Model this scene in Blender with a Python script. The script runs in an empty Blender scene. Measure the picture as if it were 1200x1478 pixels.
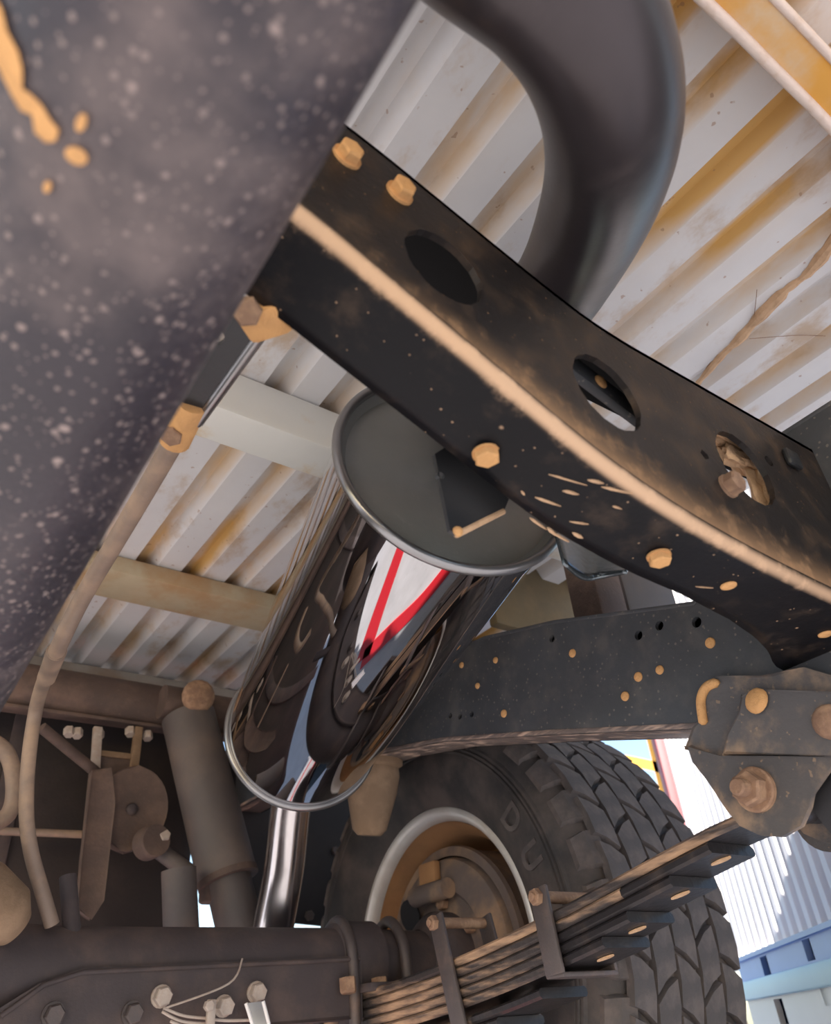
import bpy, bmesh, math, random
from mathutils import Vector, Matrix
from mathutils.geometry import tessellate_polygon

random.seed(7)
SC = bpy.context.scene
COL = SC.collection
PI = math.pi
H = 0.275          # lens height above the ground; all z below are measured from the lens, then lifted by H

# ------------------------------------------------------------------ camera
FPX = 1105.58
CX = Vector((0.81474753, -0.57506545, -0.07406881))    # image right, in the truck's axes
CY = Vector((0.28045676, 0.50267143, -0.81771966))     # image down
CZ = Vector((0.5074746, 0.64546198, 0.57083129))       # into the picture
cd = bpy.data.cameras.new('camera')
cam = bpy.data.objects.new('camera', cd)
COL.objects.link(cam)
cd.sensor_fit = 'VERTICAL'
cd.sensor_height = 36.0
cd.lens = FPX / 1478 * 36.0
cd.clip_start = 0.01
cd.clip_end = 200
cd.dof.use_dof = True
cd.dof.focus_distance = 0.78
cd.dof.aperture_fstop = 7.5
cam.matrix_world = Matrix(((CX.x, -CY.x, -CZ.x, 0), (CX.y, -CY.y, -CZ.y, 0), (CX.z, -CY.z, -CZ.z, H), (0, 0, 0, 1)))
SC.camera = cam

# ------------------------------------------------------------------ sky, sun, exposure
w = bpy.data.worlds.new('sky')
SC.world = w
w.use_nodes = True
nt = w.node_tree
sk = nt.nodes.new('ShaderNodeTexSky')
sk.sky_type = 'NISHITA'
sk.sun_disc = False
sk.sun_elevation = math.radians(25)
sk.sun_rotation = math.radians(-129)
bg = nt.nodes['Background']
nt.links.new(sk.outputs[0], bg.inputs[0])
bg.inputs[1].default_value = 0.10
sl = bpy.data.lights.new('sun', 'SUN')
sun = bpy.data.objects.new('sun', sl)
COL.objects.link(sun)
sl.energy = 5.0
sl.color = (1.0, 0.95, 0.89)
sl.angle = math.radians(0.6)
SUN_FROM = Vector((-0.77, -0.62, 0.455)).normalized()
sun.rotation_euler = SUN_FROM.to_track_quat('Z', 'Y').to_euler()
sun.location = (-5, -3, 4)
vs = SC.view_settings
vs.view_transform = 'Standard'
vs.look = 'None'
vs.gamma = 1.0
vs.use_curve_mapping = False
vs.exposure = 1.55

# ------------------------------------------------------------------ helpers
def at(px, py, X=None, Y=None, Z=None):
    """photo pixel -> point on a plane of the truck (z from the lens)"""
    r = CX * (px - 600) + CY * (py - 739) + CZ * FPX
    t = X / r.x if X is not None else (Y / r.y if Y is not None else Z / r.z)
    return r * t

def V(*a):
    return Vector(a)

def tag(o, label=None, cat=None, group=None, kind=None):
    if label: o['label'] = label
    if cat: o['category'] = cat
    if group: o['group'] = group
    if kind: o['kind'] = kind
    return o

def thing(name, label, cat, loc, group=None):
    o = bpy.data.objects.new(name, None)
    o.empty_display_size = 0.03
    COL.objects.link(o)
    o.location = loc
    return tag(o, label, cat, group)

def wloc(o):
    v = Vector((0, 0, 0))
    while o is not None:
        v += o.location
        o = o.parent
    return v

def link(name, me, parent, loc):
    """loc in world axes"""
    o = bpy.data.objects.new(name, me)
    COL.objects.link(o)
    o.parent = parent
    o.location = Vector(loc) - (wloc(parent) if parent else Vector((0, 0, 0)))
    return o

def build(name, vf, mat, parent=None, origin=None, smooth=40, bevel=0, attr=None):
    vs_, fs = vf[0], vf[1]
    if origin is None:
        n = len(vs_)
        origin = Vector((sum(v[0] for v in vs_) / n, sum(v[1] for v in vs_) / n, min(v[2] for v in vs_)))
    me = bpy.data.meshes.new(name)
    me.from_pydata([tuple(Vector(v) - origin) for v in vs_], [], fs)
    bm = bmesh.new()
    bm.from_mesh(me)
    if bevel:
        ed = [e for e in bm.edges if len(e.link_faces) == 2 and e.calc_face_angle(0) > 0.6]
        bmesh.ops.bevel(bm, geom=ed, offset=bevel, segments=2, affect='EDGES', profile=0.5)
    bmesh.ops.recalc_face_normals(bm, faces=bm.faces)
    bm.to_mesh(me)
    bm.free()
    if attr:
        a = me.attributes.new(attr[0], 'FLOAT', 'POINT')
        a.data.foreach_set('value', attr[1])
    if smooth:
        me.polygons.foreach_set('use_smooth', [True] * len(me.polygons))
        me.set_sharp_from_angle(angle=math.radians(smooth))
    me.materials.append(mat)
    return link(name, me, parent, origin)

def join(*vfs):
    V_, F_ = [], []
    for v, f in vfs:
        n = len(V_)
        V_ += list(v)
        F_ += [tuple(i + n for i in q) for q in f]
    return V_, F_

def box(c, d, ax=None):
    ax = ax or (V(1, 0, 0), V(0, 1, 0), V(0, 0, 1))
    c = Vector(c)
    vs_ = [c + ax[0] * (sx * d[0] / 2) + ax[1] * (sy * d[1] / 2) + ax[2] * (sz * d[2] / 2)
           for sx in (-1, 1) for sy in (-1, 1) for sz in (-1, 1)]
    return vs_, [(0, 1, 3, 2), (4, 6, 7, 5), (0, 4, 5, 1), (2, 3, 7, 6), (0, 2, 6, 4), (1, 5, 7, 3)]

def frame(a):
    a = Vector(a).normalized()
    u = a.cross(V(0, 0, 1))
    if u.length < 1e-3: u = a.cross(V(0, 1, 0))
    u.normalize()
    return a, u, a.cross(u).normalized()

def smooth_path(pts, n=8):
    pts = [Vector(p) for p in pts]
    out = []
    for i in range(len(pts) - 1):
        p0 = pts[max(i - 1, 0)]; p1 = pts[i]; p2 = pts[i + 1]; p3 = pts[min(i + 2, len(pts) - 1)]
        for k in range(n):
            t = k / n
            out.append(0.5 * ((2 * p1) + (p2 - p0) * t + (2 * p0 - 5 * p1 + 4 * p2 - p3) * t * t + (3 * p1 - p0 - 3 * p2 + p3) * t ** 3))
    out.append(pts[-1])
    return out

def tube(path, r, seg=20, cap=True, wall=0):
    path = [Vector(p) for p in path]
    n = len(path)
    rr = r if isinstance(r, (list, tuple)) else [r] * n
    vs_, fs = [], []
    a, u, v = frame(path[1] - path[0])
    for i, p in enumerate(path):
        d = (path[min(i + 1, n - 1)] - path[max(i - 1, 0)]).normalized()
        u = (u - d * u.dot(d)).normalized()
        v = d.cross(u)
        for k in range(seg):
            t = 2 * PI * k / seg
            vs_.append(p + (u * math.cos(t) + v * math.sin(t)) * rr[i])
    for i in range(n - 1):
        for k in range(seg):
            fs.append((i * seg + k, i * seg + (k + 1) % seg, (i + 1) * seg + (k + 1) % seg, (i + 1) * seg + k))
    if cap:
        fs.append(tuple(range(seg - 1, -1, -1)))
        fs.append(tuple((n - 1) * seg + k for k in range(seg)))
    return vs_, fs

def lathe(o, axis, prof, seg=48, a0=0, a1=2 * PI):
    """prof: (along axis, radius)"""
    o = Vector(o)
    a, u, v = frame(axis)
    full = abs(a1 - a0 - 2 * PI) < 1e-6
    m = seg if full else seg + 1
    vs_, fs = [], []
    for s, r in prof:
        for k in range(m):
            t = a0 + (a1 - a0) * k / seg
            vs_.append(o + a * s + (u * math.cos(t) + v * math.sin(t)) * max(r, 1e-5))
    for i in range(len(prof) - 1):
        for k in range(seg):
            k2 = (k + 1) % m
            fs.append((i * m + k, i * m + k2, (i + 1) * m + k2, (i + 1) * m + k))
    return vs_, fs

def plate(outline, holes, thick, to3d):
    """flat plate with real holes; outline/holes in 2-D, to3d(u, v, w) -> world"""
    loops = [list(outline)] + [list(h) for h in holes]
    tri = tessellate_polygon([[Vector((p[0], p[1], 0)) for p in l] for l in loops])
    flat = [p for l in loops for p in l]
    n = len(flat)
    vs_ = [to3d(p[0], p[1], 0) for p in flat] + [to3d(p[0], p[1], thick) for p in flat]
    fs = [tuple(t) for t in tri] + [tuple(i + n for i in reversed(t)) for t in tri]
    b = 0
    for l in loops:
        m = len(l)
        for k in range(m):
            i, j = b + k, b + (k + 1) % m
            fs.append((i, j, j + n, i + n))
        b += m
    return vs_, fs

def circ(cx, cy, r, n=28, ry=None, rot=0):
    ry = ry or r
    o = []
    for k in range(n):
        t = 2 * PI * k / n
        x, y = r * math.cos(t), ry * math.sin(t)
        o.append((cx + x * math.cos(rot) - y * math.sin(rot), cy + x * math.sin(rot) + y * math.cos(rot)))
    return o

def YZ(x, sgn=1):
    return lambda u, v, t: V(x + sgn * t, u, v)
def XZ(y, sgn=1):
    return lambda u, v, t: V(u, y + sgn * t, v)

MESHC = {}
def hexbolt_mesh(r, h, mat, washer=0.0, stud=0.0):
    key = ('hex', r, h, mat.name, washer, stud)
    if key in MESHC: return MESHC[key]
    vs_, fs = [], []
    def ring(rad, z, n, off=0):
        b = len(vs_)
        for k in range(n):
            t = 2 * PI * k / n + off
            vs_.append((rad * math.cos(t), rad * math.sin(t), z))
        return list(range(b, b + n))
    z0 = 0
    if washer:
        a = ring(washer, 0, 18); b = ring(washer, h * .22, 18)
        for k in range(18): fs.append((a[k], a[(k + 1) % 18], b[(k + 1) % 18], b[k]))
        fs.append(tuple(b)); fs.append(tuple(reversed(a)))
        z0 = h * .22
    a = ring(r, z0, 6); b = ring(r, h * .85, 6); c = ring(r * .86, h, 6)
    for k in range(6):
        fs.append((a[k], a[(k + 1) % 6], b[(k + 1) % 6], b[k]))
        fs.append((b[k], b[(k + 1) % 6], c[(k + 1) % 6], c[k]))
    fs.append(tuple(c)); fs.append(tuple(reversed(a)))
    if stud:
        a = ring(r * .5, h, 12); b = ring(r * .5, h + stud * .85, 12); c = ring(r * .4, h + stud, 12)
        for k in range(12):
            fs.append((a[k], a[(k + 1) % 12], b[(k + 1) % 12], b[k]))
            fs.append((b[k], b[(k + 1) % 12], c[(k + 1) % 12], c[k]))
        fs.append(tuple(c))
    me = bpy.data.meshes.new('bolt')
    me.from_pydata(vs_, [], fs)
    me.polygons.foreach_set('use_smooth', [True] * len(me.polygons))
    me.set_sharp_from_angle(angle=math.radians(25))
    me.materials.append(mat)
    MESHC[key] = me
    return me

def bolt(parent, pos, normal, r, h, mat, washer=0.0, stud=0.0, name='bolt', label=None, spin=0.2):
    o = link(name, hexbolt_mesh(r, h, mat, washer, stud), parent, pos)
    q = Vector(normal).to_track_quat('Z', 'Y')
    o.rotation_euler = (q.to_matrix() @ Matrix.Rotation(spin, 3, 'Z')).to_euler()
    if label: o['label'] = label
    return o

def disc_mesh(r, h, mat, dome=0.5):
    key = ('disc', r, h, mat.name, dome)
    if key in MESHC: return MESHC[key]
    v, f = lathe((0, 0, 0), (0, 0, 1), [(0, r), (h * dome, r * .97), (h, r * .7), (h, 0)], 16)
    me = bpy.data.meshes.new('rivet')
    me.from_pydata([tuple(p) for p in v], [], f)
    me.polygons.foreach_set('use_smooth', [True] * len(me.polygons))
    me.materials.append(mat)
    MESHC[key] = me
    return me

def rivet(parent, pos, normal, r, h, mat, name='rivet'):
    o = link(name, disc_mesh(r, h, mat), parent, pos)
    o.rotation_euler = Vector(normal).to_track_quat('Z', 'Y').to_euler()
    return o

# ------------------------------------------------------------------ materials
def newmat(name):
    m = bpy.data.materials.new(name)
    m.use_nodes = True
    return m, m.node_tree, m.node_tree.nodes['Principled BSDF']

def ramp(nt, src, lo, hi):
    n = nt.nodes.new('ShaderNodeMapRange')
    n.inputs[1].default_value = lo
    n.inputs[2].default_value = hi
    n.interpolation_type = 'SMOOTHSTEP'
    nt.links.new(src, n.inputs[0])
    return n.outputs[0]

def noise(nt, scale, detail=5, rough=0.55, stretch=None, off=0, coord='Object'):
    tc = nt.nodes.new('ShaderNodeTexCoord')
    mp = nt.nodes.new('ShaderNodeMapping')
    nt.links.new(tc.outputs[coord], mp.inputs[0])
    if stretch: mp.inputs['Scale'].default_value = stretch
    mp.inputs['Location'].default_value = (off, off * .7, off * 1.3)
    n = nt.nodes.new('ShaderNodeTexNoise')
    n.inputs['Scale'].default_value = scale
    n.inputs['Detail'].default_value = detail
    n.inputs['Roughness'].default_value = rough
    nt.links.new(mp.outputs[0], n.inputs['Vector'])
    return n.outputs[0]

def math_(nt, op, a, b=None):
    n = nt.nodes.new('ShaderNodeMath')
    n.operation = op
    n.use_clamp = op in ('ADD', 'MULTIPLY', 'MAXIMUM')
    for i, x in enumerate((a, b)):
        if x is None: continue
        if isinstance(x, (int, float)): n.inputs[i].default_value = x
        else: nt.links.new(x, n.inputs[i])
    return n.outputs[0]

def mixc(nt, fac, a, b):
    n = nt.nodes.new('ShaderNodeMix')
    n.data_type = 'RGBA'
    for i, x in ((0, fac), (6, a), (7, b)):
        if isinstance(x, (int, float)): n.inputs[i].default_value = x
        elif isinstance(x, tuple): n.inputs[i].default_value = (*x[:3], 1)
        else: nt.links.new(x, n.inputs[i])
    return n.outputs[2]

TAN = (0.56, 0.33, 0.17)
def dusty(name, base, rough=0.5, metal=0.0, dust=TAN, amt=0.5, scale=14, lo=.45, hi=.75, specks=0.0, sp_scale=160,
          sp_lo=.66, spec=0.5, bump=0.15, bscale=220, attr=None, vary=0.25, stretch=None, off=0.0, coat=0, patch=None, spots=None):
    m, nt, p = newmat(name)
    n1 = noise(nt, scale, 6, .6, stretch, off)
    mask = math_(nt, 'MULTIPLY', ramp(nt, n1, lo, hi), amt)
    if specks:
        n2 = noise(nt, sp_scale, 2, .5, None, off + 3)
        mask = math_(nt, 'MAXIMUM', mask, math_(nt, 'MULTIPLY', ramp(nt, n2, sp_lo, sp_lo + .05), specks))
    if spots:       # round splashes: (cells per metre, radius in cells, strength)
        for sc_, rad_, st_ in spots:
            tc = nt.nodes.new('ShaderNodeTexCoord')
            vo = nt.nodes.new('ShaderNodeTexVoronoi')
            vo.inputs['Scale'].default_value = sc_
            nt.links.new(tc.outputs['Object'], vo.inputs['Vector'])
            wob = math_(nt, 'ADD', vo.outputs['Distance'], math_(nt, 'MULTIPLY', noise(nt, sc_ * 2.2, 2, .5), .25))
            mask = math_(nt, 'MAXIMUM', mask, math_(nt, 'MULTIPLY', ramp(nt, wob, rad_ + .04, rad_ - .03), st_))
    if attr:
        an = nt.nodes.new('ShaderNodeAttribute')
        an.attribute_name = attr
        n3 = noise(nt, 55, 6, .65)
        aa = math_(nt, 'ADD', an.outputs['Fac'], math_(nt, 'MULTIPLY', math_(nt, 'SUBTRACT', n3, .5), 1.1))
        mask = math_(nt, 'MAXIMUM', mask, ramp(nt, aa, .30, 1.0))
    n4 = noise(nt, 9, 4, .6, None, off + 9)
    b2 = mixc(nt, n4, tuple(c * (1 - vary) for c in base), tuple(min(1, c * (1 + vary)) for c in base))
    if patch:
        for col, sc_, lo_, hi_, o_ in patch:
            b2 = mixc(nt, ramp(nt, noise(nt, sc_, 5, .6, None, o_), lo_, hi_), b2, col)
    col = mixc(nt, mask, b2, dust)
    nt.links.new(col, p.inputs['Base Color'])
    rr = nt.nodes.new('ShaderNodeMapRange')
    nt.links.new(mask, rr.inputs[0])
    rr.inputs[3].default_value = rough
    rr.inputs[4].default_value = 0.9
    nt.links.new(rr.outputs[0], p.inputs['Roughness'])
    if metal:
        mm = nt.nodes.new('ShaderNodeMapRange')
        nt.links.new(mask, mm.inputs[0])
        mm.inputs[3].default_value = metal
        mm.inputs[4].default_value = 0
        nt.links.new(mm.outputs[0], p.inputs['Metallic'])
    p.inputs['Specular IOR Level'].default_value = spec
    if coat:
        p.inputs['Coat Weight'].default_value = coat
        p.inputs['Coat Roughness'].default_value = .15
    if bump:
        bn = nt.nodes.new('ShaderNodeBump')
        bn.inputs['Strength'].default_value = bump
        bn.inputs['Distance'].default_value = .002
        nt.links.new(math_(nt, 'ADD', noise(nt, bscale, 5, .6), mask), bn.inputs['Height'])
        nt.links.new(bn.outputs[0], p.inputs['Normal'])
    return m

M = {}
M['ground'] = dusty('pale concrete', (.56, .54, .545), .9, dust=(.42, .34, .28), amt=.3, scale=1.2, lo=.4, hi=.7, specks=.4, sp_scale=60, bump=.4, bscale=60, spec=.2)
M['shaft'] = dusty('dark sprayed steel with dried splashes', (.032, .027, .036), .42, .0, dust=(.46, .36, .33), amt=.36, scale=11, lo=.46, hi=.82,
                   spots=((85, .24, .5), (44, .19, .7), (170, .30, .45), (260, .30, .35)), bump=.25, vary=.35)
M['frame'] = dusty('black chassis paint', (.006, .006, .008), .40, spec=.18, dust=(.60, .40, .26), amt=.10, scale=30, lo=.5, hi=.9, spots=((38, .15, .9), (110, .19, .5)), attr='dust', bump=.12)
M['rail'] = dusty('greyed chassis paint', (.052, .056, .064), .50, dust=(.22, .19, .165), amt=.35, scale=26, lo=.45, hi=.85, spots=((130, .28, .5),), bump=.15, vary=.4)
M['rail_lip'] = dusty('rail edge with painted lit tone', (.14, .11, .10), .4, dust=(.62, .44, .34), amt=.8, scale=70, lo=.45, hi=.7, stretch=(1, .25, 2), bump=.4)  # bottom edge colour lightened to stand in for light falling on it
M['tan'] = dusty('caked tan dust', (.66, .37, .16), .95, dust=(.50, .28, .13), amt=.6, scale=60, lo=.4, hi=.7, bump=.6, bscale=300, spec=.1)
M['mud'] = dusty('dried mud', (.60, .40, .25), .95, dust=(.35, .22, .13), amt=.6, scale=50, lo=.4, hi=.7, bump=.8, bscale=250, spec=.1)
M['blackedge'] = dusty('black edge paint and ghost edge', (.004, .004, .005), .6, amt=0, bump=0, spec=.2)
M['pipe'] = dusty('dark steel tube', (.062, .052, .057), .33, .55, dust=(.20, .16, .15), amt=.25, scale=20, lo=.5, hi=.8, spots=((90, .06, .6),), stretch=(1, .5, .5), bump=.05)
M['chrome'] = dusty('mirror polished stainless', (.49, .485, .50), .03, 1.0, amt=.0, bump=0, vary=.02)
M['brushed'] = dusty('bright steel tube', (.72, .70, .72), .18, 1.0, dust=(.4, .33, .28), amt=.1, bump=0, vary=.05)
M['cap'] = dusty('grey satin end cap', (.22, .225, .225), .36, .45, dust=(.26, .26, .25), amt=.55, scale=22, lo=.5, hi=.8, specks=.3, sp_scale=130, bump=.1)
M['ring'] = dusty('rolled steel seam', (.30, .30, .31), .28, .9, dust=(.3, .28, .26), amt=.2, bump=.05)
M['bracket'] = dusty('black satin bracket', (.028, .030, .034), .38, .2, dust=TAN, amt=.15, scale=40, lo=.6, hi=.85, spots=((80, .1, .6),), bump=.15)
M['bluebracket'] = dusty('glossy dark bracket', (.16, .19, .21), .22, .8, dust=(.3, .25, .2), amt=.15, scale=60, lo=.5, hi=.8, bump=.2)
M['cream'] = dusty('cream painted steel', (.70, .69, .64), .55, dust=(.62, .42, .18), amt=.9, scale=7, lo=.50, hi=.66, off=.35, bump=.08, vary=.08)
M['orange'] = dusty('dust stained bearer paint', (.66, .58, .46), .7, dust=(.72, .36, .07), amt=1.0, scale=6, lo=.28, hi=.55, bump=.2, vary=.1)
M['bead'] = dusty('pale chipped edge', (.80, .66, .58), .7, dust=(.6, .4, .25), amt=.4, scale=60, bump=.3)
M['tanbeam'] = dusty('tan stained beam', (.46, .38, .25), .75, dust=(.40, .22, .09), amt=.8, scale=9, lo=.4, hi=.7, bump=.2)
M['greybeam'] = dusty('grey dirty beam', (.36, .32, .27), .75, dust=(.25, .16, .10), amt=.8, scale=9, lo=.4, hi=.7, bump=.2)
M['brown'] = dusty('dust covered brown steel', (.085, .058, .050), .75, dust=(.20, .13, .10), amt=.7, scale=18, lo=.4, hi=.75, specks=.3, bump=.4)
M['axle'] = dusty('dirty axle steel', (.048, .037, .040), .7, dust=(.14, .098, .085), amt=.6, scale=16, lo=.4, hi=.75, bump=.3)
M['backdrop'] = dusty('dark dirty tank skin', (.028, .022, .022), .8, dust=(.07, .05, .045), amt=.6, scale=9, lo=.4, hi=.75, bump=.3)
M['olive'] = dusty('olive brown dirty panel', (.13, .10, .055), .7, dust=(.25, .17, .09), amt=.6, scale=12, lo=.4, hi=.75, bump=.3)
M['shock'] = dusty('dusty damper tube', (.085, .072, .072), .6, dust=(.22, .16, .13), amt=.5, scale=10, lo=.4, hi=.8, bump=.15)
M['rubber'] = dusty('tyre rubber', (.030, .029, .031), .75, dust=(.13, .105, .095), amt=.75, scale=10, lo=.35, hi=.7, bump=.3, bscale=300)
M['tread'] = dusty('scuffed tread rubber', (.075, .066, .066), .85, dust=(.16, .13, .12), amt=.6, scale=30, lo=.4, hi=.7, bump=.4, bscale=300)
M['bumpstop'] = dusty('dusty bump stop rubber', (.20, .13, .08), .85, dust=(.34, .23, .15), amt=.6, scale=25, lo=.4, hi=.7, bump=.4)
M['rim'] = dusty('silver painted rim', (.72, .70, .66), .35, .35, dust=(.40, .30, .22), amt=.35, scale=12, lo=.45, hi=.75, bump=.05)
M['barrel'] = dusty('brown dusty rim well', (.38, .20, .09), .8, dust=(.22, .12, .06), amt=.6, scale=10, lo=.4, hi=.7, bump=.2)
M['drum'] = dusty('dusty brake drum', (.13, .10, .09), .75, dust=(.36, .23, .14), amt=.8, scale=11, lo=.42, hi=.68, bump=.3)
M['leaf'] = dusty('spring steel', (.055, .047, .047), .42, .4, dust=(.50, .32, .20), amt=.85, scale=22, lo=.42, hi=.66, stretch=(1, .35, 2.5), bump=.5, bscale=150)
M['leafdark'] = dusty('dark spring steel', (.030, .027, .030), .33, .5, dust=(.3, .2, .14), amt=.15, scale=40, lo=.5, hi=.8, bump=.25, bscale=150)
M['strap'] = dusty('dark clamp steel', (.085, .070, .070), .5, .3, dust=(.25, .16, .12), amt=.4, scale=40, lo=.45, hi=.8, bump=.3)
M['rust'] = dusty('rusty fastener', (.22, .13, .085), .75, dust=(.42, .27, .17), amt=.7, scale=70, lo=.4, hi=.7, bump=.5)
M['pale'] = dusty('pale zinc fastener', (.42, .36, .32), .6, dust=(.3, .2, .15), amt=.5, scale=70, lo=.4, hi=.7, bump=.3)
M['hose'] = dusty('brown hose', (.22, .16, .125), .5, dust=(.42, .29, .20), amt=.6, scale=25, lo=.4, hi=.7, bump=.1)
M['hanger'] = dusty('greyed hanger plate', (.085, .080, .082), .55, .2, dust=(.40, .27, .17), amt=.65, scale=22, lo=.45, hi=.72, specks=.4, sp_scale=130, bump=.25)
M['wall'] = dusty('white wall sheet', (.82, .77, .76), .6, dust=(.6, .55, .52), amt=.2, scale=4, bump=0, vary=.03)
M['maroon'] = dusty('maroon painted post', (.14, .012, .018), .5, amt=0, bump=0)
M['yellow'] = dusty('yellow frame', (.70, .36, .06), .6, amt=0, bump=0)
M['blue'] = dusty('blue plastic', (.28, .44, .80), .45, amt=0, bump=0, vary=.08)
M['cyan'] = dusty('pale blue plastic', (.55, .82, .92), .45, amt=0, bump=0, vary=.05)
M['dark'] = dusty('dark interior', (.012, .012, .016), .8, amt=0, bump=0)
M['black'] = dusty('black rubber sheet', (.010, .010, .014), .7, dust=(.06, .05, .05), amt=.5, scale=6, bump=.1)
M['red'] = dusty('red webbing', (.62, .015, .025), .6, amt=0, bump=.3, bscale=500, vary=.1)
M['white'] = dusty('white tape', (.75, .73, .74), .4, amt=0, bump=0, vary=.05)

def tray_material():
    m, nt, p = newmat('pale painted tray sheet with rust streaks')
    base = mixc(nt, noise(nt, 7, 5, .6), (.56, .55, .56), (.76, .74, .72))
    an = nt.nodes.new('ShaderNodeAttribute'); an.attribute_name = 'valley'
    # tan dust streaks that run along the valleys of the sheet
    s1 = ramp(nt, noise(nt, 5.5, 5, .6, (2.2, .55, 1), 2.2), .36, .66)
    m1 = math_(nt, 'MULTIPLY', s1, an.outputs['Fac'])
    col = mixc(nt, math_(nt, 'MULTIPLY', m1, .95), base, (.66, .38, .10))
    s2 = ramp(nt, noise(nt, 11, 6, .65, (1, .6, 1), 5.1), .51, .70)
    col = mixc(nt, math_(nt, 'MULTIPLY', s2, .75), col, (.46, .30, .16))
    s3 = ramp(nt, noise(nt, 85, 2, .5, None, 8), .70, .74)
    col = mixc(nt, math_(nt, 'MULTIPLY', s3, .6), col, (.35, .2, .12))
    nt.links.new(col, p.inputs['Base Color'])
    p.inputs['Roughness'].default_value = .55
    return m
M['tray'] = tray_material()

# ------------------------------------------------------------------ the setting
g = 14
GZ = -H
floor = build('floor', box((0.4, 1.0, GZ - .03), (2 * g, 2 * g, .06)), M['ground'], origin=V(0.4, 1.0, GZ), smooth=0)
tag(floor, 'pale dusty concrete ground under the truck', kind='structure')

# corrugated wall sheet beyond the truck
WD = V(.69, .72, 0).normalized()
WN = V(-WD.y, WD.x, 0)                 # away from the truck
if WN.x < 0: WN = -WN
W0 = V(1.90, 1.18, 0)
def wall_sheet():
    vs_, fs = [], []
    s = -.85
    n = 0
    pitch = .072
    while s < .76:
        for ds, off in ((0, 0), (.024, 0), (.034, .014), (.056, .014), (.066, 0)):
            if s + ds > .77: continue
            p = W0 + WD * (s + ds) + WN * off
            vs_ += [V(p.x, p.y, .135), V(p.x, p.y, 1.9)]
            n += 1
        s += pitch
    for i in range(n - 1):
        fs.append((2 * i, 2 * i + 2, 2 * i + 3, 2 * i + 1))
    return vs_, fs
wb = build('wall_back', wall_sheet(), M['wall'], smooth=0)
md = wb.modifiers.new('thick', 'SOLIDIFY'); md.thickness = .0015
tag(wb, 'white corrugated metal wall beyond the wheel', kind='structure')
c_ = W0 + WD * (-.045) + V(0, 0, .125)
tr = build('trim_1', box(c_, (1.63, .04, .02), (WD, WN, V(0, 0, 1))), M['wall'], smooth=0)
tag(tr, 'white base channel under the corrugated wall', kind='structure')

# ------------------------------------------------------------------ tray floor (underside of the truck bed)
TZ = .68
PITCH = .0767
X0T = .282
def tray_sheet():
    vs_, fs, val = [], [], []
    prof = [(0.000, 0, .0), (.0040, .017, .55), (.024, .018, 1.0), (.0335, .004, .55), (.0375, 0.0, .1), (.058, .0, 0)]
    k0 = -16; k1 = 10
    xs = []
    for k in range(k0, k1):
        for dx, dz, va in prof:
            xs.append((X0T + k * PITCH + dx, TZ + dz, va))
    ys = [-.75, .0, .06, .10, .14, .18, .23, .30, .4, .6, .8, .95, 1.05, 1.2, 1.4, 1.5, 1.78]
    for x, z, va in xs:
        for y in ys:
            vs_.append(V(x, y, z)); val.append(va * (.75 + 1.1 * math.exp(-((y - .12) / .09) ** 2) + .7 * math.exp(-((y - 1.03) / .10) ** 2)))
    m = len(ys)
    for i in range(len(xs) - 1):
        for j in range(m - 1):
            fs.append((i * m + j, (i + 1) * m + j, (i + 1) * m + j + 1, i * m + j + 1))
    return (vs_, fs), val
vf, val = tray_sheet()
tr_ = build('tray_floor', vf, M['tray'], origin=V(.3, .5, TZ), smooth=30, attr=('valley', val))
md = tr_.modifiers.new('thick', 'SOLIDIFY'); md.thickness = .0016; md.offset = 1
tag(tr_, 'pale corrugated steel floor of the truck tray seen from below', 'tray floor')

def bearer(y0, y1, z0, mat, label, flange=0.0, bead=False):
    t = thing('tray_bearer', label, 'beam', V(.02, (y0 + y1) / 2, z0), 'tray bearers under the floor')
    body = box(((1.02 - .98) / 2, (y0 + y1) / 2, (z0 + TZ) / 2), (2.0, y1 - y0, TZ - z0 - .0005))
    build('beam_body', body, mat, t, bevel=.006)
    if flange:
        build('top_flange', box((.02, y0 - flange / 2, TZ - .003), (2.0, flange, .004)), mat, t, bevel=.001)
    if bead:
        for yy, rr_ in ((y0 + .002, .0035), (y1 - .001, .0045)):
            pts = [V(-.9 + i * .05, yy + random.uniform(-.0012, .0012), z0 + random.uniform(-.001, .001)) for i in range(39)]
            build('edge_bead', tube(pts, rr_, 8), M['bead'], t, smooth=60)['label'] = 'pale pink chipped edge'
    return t
bearer(.020, .054, .615, M['orange'], 'orange dust stained tray bearer at the top right corner', 0, True)
bearer(.633, .695, .613, M['cream'], 'cream painted tray bearer between the propeller shaft and the muffler', .0)
bearer(1.10, 1.193, .648, M['tanbeam'], 'tan stained wide tray bearer beside the muffler')
bearer(1.53, 1.60, .600, M['greybeam'], 'dirty grey rear tray bearer above the shock absorber')

# mud trail on the tray sheet
tp = [at(x, y, Z=TZ - .001) for x, y in ((1008, 553), (1040, 515), (1066, 490), (1100, 452), (1135, 418), (1165, 395), (1200, 352), (1225, 320))]
rr = [.004, .005, .0065, .007, .0055, .007, .006, .004]
pp = smooth_path(tp, 5)
rad = [rr[min(i // 5, 7)] * random.uniform(.7, 1.25) for i in range(len(pp))]
mt = build('mud_trail', tube(pp, rad, 8), M['mud'])
tag(mt, 'thin tan mud trail stuck along the corrugated tray floor', 'mud trail')

for pts, lab in ((((1082, 489), (1120, 486), (1155, 484), (1192, 485)), 'thin dark stem lying level on the tray floor'), (((1093, 418), (1091, 440), (1087, 468)), 'short dark stem standing beside the mud trail')):
    o = build('grass_stem', tube(smooth_path([at(x, y, Z=TZ - .003) for x, y in pts], 4), .0004, 6), M['rust'])
    tag(o, lab, 'stem')

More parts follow.
